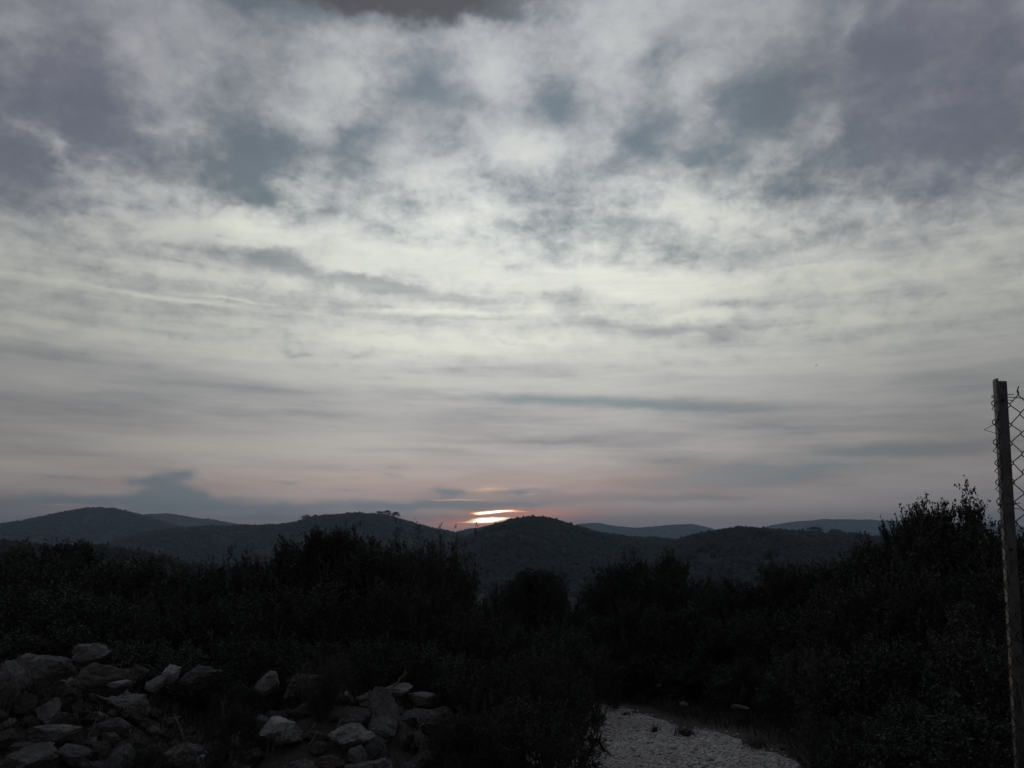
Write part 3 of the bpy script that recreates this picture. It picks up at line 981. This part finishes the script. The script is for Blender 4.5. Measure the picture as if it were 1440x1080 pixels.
# ------------------------------------------------------------------ stones
def rock_mesh(seed, sub, cuts, ax, rough=.035):
    g = np.random.default_rng(seed)
    bm = bmesh.new(); bmesh.ops.create_icosphere(bm, subdivisions=sub, radius=1.0)
    v = np.array([x.co for x in bm.verts]); f = np.array([[q.index for q in t.verts] for t in bm.faces]); bm.free()
    for _ in range(cuts):
        nrm = unit(g.normal(0, 1, 3)); dcut = g.uniform(.40, .74)
        s_ = v @ nrm - dcut
        v = v - np.clip(s_, 0, None)[:, None] * nrm * .97
    n0 = unit(g.normal(0, 1, 3)); lay = v @ n0
    strat = vnoise(lay * 5.5 + seed, lay * 0 + .5, seed) + .5 * vnoise(lay * 13 + seed, lay * 0 + .5, seed + 1)
    v = v + (v - lay[:, None] * n0) * ((strat - .75) * .17)[:, None]
    for sc, am in ((1.6, .10), (4, rough * 2.6), (9, rough * 2.1), (19, rough * 1.3)):
        w = vnoise3(v * sc + seed * 3.7, seed)
        w = 1 - 2 * np.abs(w - .5) * 2 if sc > 3 else w * 2 - 1      # ridged at the finer scales
        v = v * (1 + am * (w - .3) * .8)[:, None]
    v = v - (v.max(0) + v.min(0)) / 2
    v = v / ((v.max(0) - v.min(0)) / 2)
    return v * np.array(ax), f


def stone(px, py, w, h, seed, label, mat=None, tilt=0.0, d=None, depth=.8, cuts=20, group=None):
    """w x h: size in photograph pixels of a stone centred at px, py"""
    p = hit(px, py + h * .30, 12) if d is None else None
    if p is None:
        dr = pix_dir(px, py); p = EYE + dr * ((d or 7.3) / dr[1])
    else:
        dr = pix_dir(px, py); p = EYE + dr * (p[1] / dr[1])
    fwd = np.array([0, math.cos(PITCH), math.sin(PITCH)])
    k = (p - EYE) @ fwd / F_PX / 2 * .97
    v, f = rock_mesh(seed, 5, cuts, (w * k, (w * h) ** .5 * k * depth, h * k))
    me = mesh_np('stone', v, f, mat or M_STONE, True)
    me.set_sharp_from_angle(angle=R(27))
    o = link('stone', me)
    o.location = p
    o.rotation_euler = (0, R(tilt), math.atan2(-p[0], p[1]))
    tag(o, label, 'stone', group)
    return o


for a in [
    (129, 920, 52, 34, 1, 'pale rounded boulder on the very top of the left heap', M_PALE, -6, 7.35),
    (6, 966, 50, 78, 2, 'tall upright grey slab at the left end of the left heap', M_STONE, 8, 6.7, .5),
    (40, 931, 32, 26, 3, 'small blocky stone on the crest between upright slab and top boulder', M_STONE, -15, 7.4),
    (74, 944, 66, 40, 4, 'wedge shaped grey rock left below the pale top boulder', M_STONE, 12, 7.15),
    (150, 958, 84, 46, 5, 'large dark boulder directly under the pale top boulder', M_BROWN, 6, 7.0),
    (241, 948, 26, 28, 6, 'small pale square stone left of the flat slab', M_PALE, 0, 7.1),
    (281, 952, 62, 32, 7, 'flat tilted slab at the right end of the left heap', M_STONE, -9, 7.05, 1.0),
    (56, 960, 42, 15, 8, 'narrow pale stone lying flat in the left heap', M_PALE, 4),
    (171, 996, 82, 40, 9, 'wide grey boulder in the middle of the left heap', M_STONE, 10),
    (68, 1004, 34, 44, 10, 'smooth upright stone in the lower left heap', M_STONE, -6),
    (76, 1036, 74, 40, 12, 'slab with a pale top edge low in the left heap', M_STONE, -7),
    (112, 1049, 20, 30, 13, 'little egg shaped stone right of the low pale edged slab', M_BROWN, 14),
    (34, 1076, 88, 44, 14, 'big boulder in the bottom left corner', M_STONE, -14),
    (254, 996, 56, 34, 15, 'layered dark rock below the flat tilted slab', M_STONE, 5),
    (258, 1066, 46, 44, 16, 'pointed rock low at the right foot of the left heap', M_STONE, -18),
    (292, 1070, 32, 20, 17, 'small pale stone at the right foot of the left heap', M_PALE, 0),
    (337, 1068, 34, 22, 18, 'rusty brown stone on the ground between the two heaps', M_BROWN, 5),
    (190, 949, 32, 28, 19, 'small dark stone right of the large dark boulder', M_STONE, 20, 7.2),
    (221, 962, 34, 24, 20, 'little angular stone left of the small pale square one', M_STONE, -10, 7.05),
    (34, 996, 46, 36, 21, 'dark rock beside the foot of the tall upright slab', M_BROWN, 0),
    (140, 1012, 30, 20, 22, 'pale chip wedged below the wide grey boulder', M_PALE, 22),
    (218, 1005, 26, 20, 23, 'small bluish stone right of the wide grey boulder', M_STONE, 0),
    (110, 968, 40, 30, 24, 'angular stone wedged in the middle of the left heap', M_STONE, -20),
    (222, 1062, 44, 36, 25, 'rough dark stone left of the pointed rock', M_BROWN, 8),
    (168, 962, 34, 12, 29, 'thin pale sliver lying on the large dark boulder', M_PALE, -12, 6.85),
    (390, 1029, 56, 44, 30, 'pale pointed rock at the left end of the right heap', M_PALE, -16),
    (430, 961, 70, 36, 31, 'sloping grey rock at the back left of the right heap', M_STONE, -18, 7.0),
    (374, 963, 40, 30, 32, 'small leaning rock in the gap between the heaps', M_STONE, -20, 7.1),
    (553, 970, 56, 19, 33, 'pale flat capstone on top of the right heap', M_PALE, 3, 6.75, 1.0),
    (537, 1006, 52, 80, 34, 'tall dark slab leaning under the pale capstone', M_STONE, -24, 6.6, .5),
    (503, 1038, 90, 42, 35, 'widest boulder at the front of the right heap', M_STONE, 7),
    (617, 1019, 56, 52, 36, 'cracked brownish rock at the right end of the right heap', M_BROWN, 10),
    (577, 1042, 44, 26, 37, 'low stone between the widest boulder and the cracked rock', M_STONE, -14),
    (520, 1082, 76, 24, 38, 'pale edged stone under the widest boulder, cut by the frame', M_STONE, -6),
    (592, 982, 40, 22, 39, 'dark stone just right of the pale capstone', M_STONE, 15, 6.7),
    (655, 1053, 36, 24, 40, 'half buried stone right of the cracked rock', M_STONE, 20),
    (697, 1058, 48, 20, 41, 'long low stone nearest the left bush of the track', M_STONE, 24),
    (700, 1005, 18, 22, 42, 'small pointed stone standing before the thicket right of the heaps', M_STONE, 10),
    (615, 1066, 26, 30, 43, 'small dark stone below the cracked rock', M_BROWN, 0),
    (425, 1000, 46, 26, 44, 'dark rock behind the pale pointed one', M_BROWN, -5),
    (460, 1075, 50, 24, 45, 'low dark stone at the front left of the right heap', M_BROWN, 6),
]:
    stone(a[0], a[1], a[2], a[3], a[4], a[5], a[6], a[7], a[8] if len(a) > 8 else None, a[9] if len(a) > 9 else .8)
for a in [(962, 989, 15, 7, 50, 'small pale stone on the bank beyond the track'), (926, 964, 10, 6, 51, 'tiny pale stone high on the bank beyond the track'),
          (1040, 994, 34, 8, 52, 'flat grey stone on the bank right of the track'), (1048, 1043, 13, 8, 53, 'left one of the pale stones edging the track'),
          (1072, 1046, 15, 9, 54, 'middle one of the pale stones edging the track'), (1099, 1052, 14, 8, 55, 'right one of the pale stones edging the track'),
          (979, 1041, 9, 4, 56, 'flat white chip beside the bigger grass tuft')]:
    stone(a[0], a[1], a[2] * .8, a[3] * .8, a[4], a[5], M_STONE)

g = np.random.default_rng(31)
SM = []
for i in range(20):
    v, f = rock_mesh(200 + i, 4, 18, (1, g.uniform(.6, 1), g.uniform(.45, .85)))
    me = mesh_np('small stone', v, f, M_BROWN if i % 4 == 3 else M_STONE, True)
    me.set_sharp_from_angle(angle=R(27))
    SM.append(me)
for (cx0, cy0, ax0, ay0, cnt, label, group) in [
        (-4.2, 6.85, 1.75, 1.1, 165, 'small rough grey stone packed among the boulders of the left heap', 'small stones of the left heap'),
        (-1.4, 6.65, 1.2, .95, 78, 'small rough grey stone packed among the boulders of the right heap', 'small stones of the right heap')]:
    k = 0
    while k < cnt:
        x, y = g.uniform(-1, 1, 2)
        if x * x + y * y > 1:
            continue
        x, y = cx0 + x * ax0, cy0 + y * ay0
        if x / max(y, .1) < -.70:
            continue
        r_ = min(.16, g.gamma(2.4, .026) + .025)
        o = link('stone', SM[g.integers(20)])
        o.location = (x, y, float(ground_h(x, y)) + r_ * .25)
        o.scale = (r_, r_, r_)
        o.rotation_euler = tuple(g.uniform(-.5, .5, 2)) + (g.uniform(0, 6.28),)
        tag(o, label, 'stone', group)
        k += 1

# ------------------------------------------------------------------ dead twigs among the stones
def twig(p0, p1, d, r, label, forks=2):
    a = EYE + pix_dir(*p0) * (d / pix_dir(*p0)[1]); b = EYE + pix_dir(*p1) * (d / pix_dir(*p1)[1])
    g = np.random.default_rng(int(p0[0] * 7 + p0[1]))
    mb = MB()
    t = np.linspace(0, 1, 7)[:, None]
    pts = (b - a) * t + g.normal(0, .015, (7, 3)) * np.sin(t * math.pi)
    mb.tube(pts, np.linspace(r, r * .35, 7), 6)
    for k in range(forks):
        q, qd = at(pts, g.uniform(.35, .85))
        br = limb(q, unit(qd + g.normal(0, .6, 3)), np.linalg.norm(b - a) * g.uniform(.2, .4), g, 3, .2)
        mb.tube(br, np.linspace(r * .5, r * .2, 4), 5)
    o = link('dead_twig', mb.mesh('dead_twig', M_DRY, True))
    o.location = a
    tag(o, label, 'twig')


twig((552, 964), (573, 946), 6.7, .010, 'dead twig sticking up behind the pale capstone')
twig((434, 1052), (444, 1016), 6.2, .008, 'thin upright dead twig left of the widest boulder')
twig((270, 1062), (244, 1004), 6.3, .008, 'bent dead twig arching over the right side of the left heap')
twig((314, 1046), (312, 986), 6.6, .007, 'straight dead stalk between the two stone heaps')
twig((592, 1062), (588, 1010), 6.2, .007, 'dead stalk in front of the cracked brownish rock')
twig((124, 1040), (136, 1012), 6.2, .007, 'short dead twig beside the egg shaped stone')

# ------------------------------------------------------------------ fence
M_POST, _b = new_mat('weathered galvanised steel')
_p = obj_coord()
Nd.put(mix(smooth(noise(_p, 18, 8, .65), .4, .68), col(.10, .10, .098), col(.05, .043, .037)), _b.inputs['Base Color'])
_b.inputs['Roughness'].default_value = 0.65
_b.inputs['Metallic'].default_value = 0.25
bump(noise(_p, 60, 6), .25, .004, _b)
M_WIRE, _b = new_mat('rusted wire')
Nd.put(mix(noise(obj_coord(), 30, 4), col(.025, .021, .018), col(.06, .05, .044)), _b.inputs['Base Color'])
_b.inputs['Roughness'].default_value = 0.7
_b.inputs['Metallic'].default_value = 0.3

DF = 3.1
top = EYE + pix_dir(1396.5, 534) * (DF / pix_dir(1396.5, 534)[1])
low_ = EYE + pix_dir(1427.5, 1080) * (DF / pix_dir(1427.5, 1080)[1])
axis = (top - low_) / np.linalg.norm(top - low_)
foot = low_ - axis * ((low_[2] - float(ground_h(low_[0], DF)) + .15) / axis[2])
FH = np.linalg.norm(top - foot)
fence = empty('chain_link_fence', tuple(foot), 'rusty chain link fence with a leaning angle iron post at the right edge', 'fence')
zax = Vector(axis); xax = Vector((1, -.12, 0)); xax = (xax - zax * xax.dot(zax)).normalized(); yax = zax.cross(xax)
fence.rotation_euler = Matrix((xax, yax, zax)).transposed().to_euler()


def angle_post(mb, x0):
    w, dp, t = .050, .032, .005
    mb.box((x0, -.0005, 0), (x0 + w, t, FH - .004))                       # flange along the fence
    mb.box((x0 - .0005, -dp, 0), (x0 + t, -.001, FH))                     # flange towards the viewer
    for z in (.25, .8, 1.35, 1.9, FH - .08):                              # bolts
        mb.tube(np.array([[x0 + .03, -.012, z], [x0 + .03, .0, z]]), .006, 6)


mb = MB(); angle_post(mb, 0.0)
link('post', mb.mesh('post', M_POST), fence)
mb = MB(); angle_post(mb, 2.6)
link('post', mb.mesh('post far', M_POST), fence)
g = np.random.default_rng(8)
mb = MB()
CW, CH, Z0, Z1 = .034, .076, .10, FH - .05
rows = int((Z1 - Z0) / (CH / 2))
sag = lambda u, z: .012 * math.sin(u * 5 + z * 3) + .008 * math.sin(z * 7 + u)
for k in range(0, 76):
    u0 = .012 + k * CW
    pts = []
    for r in range(rows + 1):
        z = Z0 + r * CH / 2
        sgn = 1 if (r + k) % 2 else -1
        u = u0 + sgn * (CW / 2 + .0045)
        pts.append((u + g.normal(0, .0022), .012 + sag(u, z) * .6 + .003 * sgn, z + g.normal(0, .003)))
    zt = pts[-1]
    pts += [(zt[0] - .004, zt[1], zt[2] + .018), (zt[0] + .006 * g.normal(), zt[1] - .004, zt[2] + .034 + .01 * g.normal())]
    fine_pts = []
    for a_, b_ in zip(pts[:-1], pts[1:]):
        a_, b_ = np.array(a_), np.array(b_)
        fine_pts += [a_ + (b_ - a_) * .09, a_ + (b_ - a_) * .91]
    mb.tube(np.array(fine_pts), .0020, 5)
link('wire_mesh', mb.mesh('wire_mesh', M_WIRE, True), fence)
# the cut end of the mesh folded round the post
mb = MB()
pts = []
z = FH - .09
k = 0
while z > .3:
    out = -.052 if k == 1 else -.012 - .016 * g.uniform(.4, 1.2)
    pts += [(-.003, -.030 + g.normal(0, .004), z), (out, -.020, z - CH * .40), (-.004, -.034 + g.normal(0, .004), z - CH * .62)]
    z -= CH * g.uniform(.85, 1.1); k += 1
mb.tube(np.array(pts), .0018, 5)
pts = []
z = FH - .14
while z > .3:
    pts += [(-.004, -.044, z), (-.004, -.004, z - CH * .5)]
    z -= CH
mb.tube(np.array(pts), .0018, 5)
link('wire_end', mb.mesh('wire_end', M_WIRE, True), fence)
mb = MB()
for zz in (FH - .075, FH * .55, .2):
    u = np.linspace(-.004, 2.66, 60)
    mb.tube(np.stack([u, .010 + .010 * np.sin(u * 6), zz + .020 * np.sin(u * 3 + zz) + .012 * u], -1), .0015, 5)
link('tension_wire', mb.mesh('tension_wire', M_WIRE, True), fence)
mb = MB()
for zz in (FH - .08, FH - .5, FH - 1.0, FH - 1.5):
    th = np.linspace(0, 6.4, 16)
    mb.tube(np.stack([.033 + .040 * np.cos(th), .004 + .016 * np.sin(th), zz + .004 * th], -1), .0014, 5)
link('tie_wire', mb.mesh('tie_wire', M_WIRE, True), fence)

# dry weed grown up against the fence
p = EYE + pix_dir(1453, 985) * (2.98 / pix_dir(1453, 985)[1])
zb = float(ground_h(p[0], p[1]))
g = np.random.default_rng(4)
mb = MB()
for k in range(9):
    st = limb(np.array([g.normal(0, .03), g.normal(0, .03), 0]), np.array([g.normal(.05, .03), g.normal(0, .04), 1.0]), (p[2] - zb) * g.uniform(.75, 1.06), g, 6, .008)
    mb.tube(st, np.linspace(.003, .0012, len(st)), 4)
    for _ in range(14):
        q, qd = at(st, g.uniform(.6, 1))
        br = limb(q, unit(qd + g.normal(0, .7, 3)), .06, g, 2, .2)
        mb.tube(br, np.linspace(.0015, .0008, 3), 3)
        leaves(mb, br[-1:].repeat(5, 0), unit(g.normal(0, 1, (5, 3))), .014, .35, g)
weed = link('dry_weed', mb.mesh('dry_weed', M_DRY))
weed.location = (p[0], p[1], zb - .01)
tag(weed, 'tall dry pale weed growing against the fence post', 'weed')

# ------------------------------------------------------------------ a bird gliding far off
M_BIRD, _b = new_mat('dark feathers')
Nd.put(mix(noise(obj_coord(), 12, 3), col(.03, .03, .03), col(.07, .065, .06)), _b.inputs['Base Color'])
mb = MB()
z_ = np.linspace(-.19, .17, 11)
mb.tube(np.stack([z_ * 0, z_, .01 * np.cos(z_ * 9)], -1), np.array([.006, .012, .018, .028, .036, .040, .038, .030, .026, .026, .006]), 10)
for s_ in (-1, 1):
    st = [(0, .06, .05, .14), (.14, .09, .10, .16), (.30, .05, .12, .13), (.44, -.03, .10, .08), (.54, -.10, .07, .02)]   # span, leading edge, height, chord
    up_, lo_ = [], []
    for (u, le, hh, ch) in st:
        up_ += [(s_ * u, le, hh * .6), (s_ * u, le - ch * .4, hh * .6 + .012), (s_ * u, le - ch, hh * .6)]
        lo_ += [(s_ * u, le, hh * .6 - .004), (s_ * u, le - ch * .4, hh * .6 - .002), (s_ * u, le - ch, hh * .6 - .004)]
    v = np.array(up_ + lo_); m = len(up_); f = []
    for i in range(len(st) - 1):
        for j in range(2):
            a_ = i * 3 + j
            f += [[a_, a_ + 1, a_ + 4, a_ + 3], [m + a_, m + a_ + 3, m + a_ + 4, m + a_ + 1]]
        f += [[i * 3, i * 3 + 3, m + i * 3 + 3, m + i * 3], [i * 3 + 2, m + i * 3 + 2, m + i * 3 + 5, i * 3 + 5]]
    mb.add(v, f)
mb.add(np.array([(-.02, -.16, .0), (.02, -.16, .0), (.05, -.28, .0), (0, -.26, .004), (-.05, -.28, .0), (0, -.2, .01)]), [[0, 1, 2, 3], [0, 3, 4, 5]])
bird = link('bird', mb.mesh('bird', M_BIRD, True))
bird.location = EYE + pix_dir(1148, 514) * 170
bird.rotation_euler = (R(6), R(-28), R(40))
tag(bird, 'tiny dark bird gliding alone under the grey clouds', 'bird')

# ------------------------------------------------------------------ haze
mb = MB(); mb.box((-9000, -400, -90), (9000, 9000, 175))
hz = link('haze', mb.mesh('haze'))
hz['kind'] = 'stuff'
hm = bpy.data.materials.new('thin evening air')
hm.use_nodes = True
ht = hm.node_tree
ht.nodes.clear()
pv_ = ht.nodes.new('ShaderNodeVolumePrincipled')
pv_.inputs['Color'].default_value = (.55, .74, .95, 1)
pv_.inputs['Density'].default_value = 0.00016
pv_.inputs['Anisotropy'].default_value = 0.2
ho = ht.nodes.new('ShaderNodeOutputMaterial')
ht.links.new(pv_.outputs[0], ho.inputs['Volume'])
hz.data.materials.append(hm)
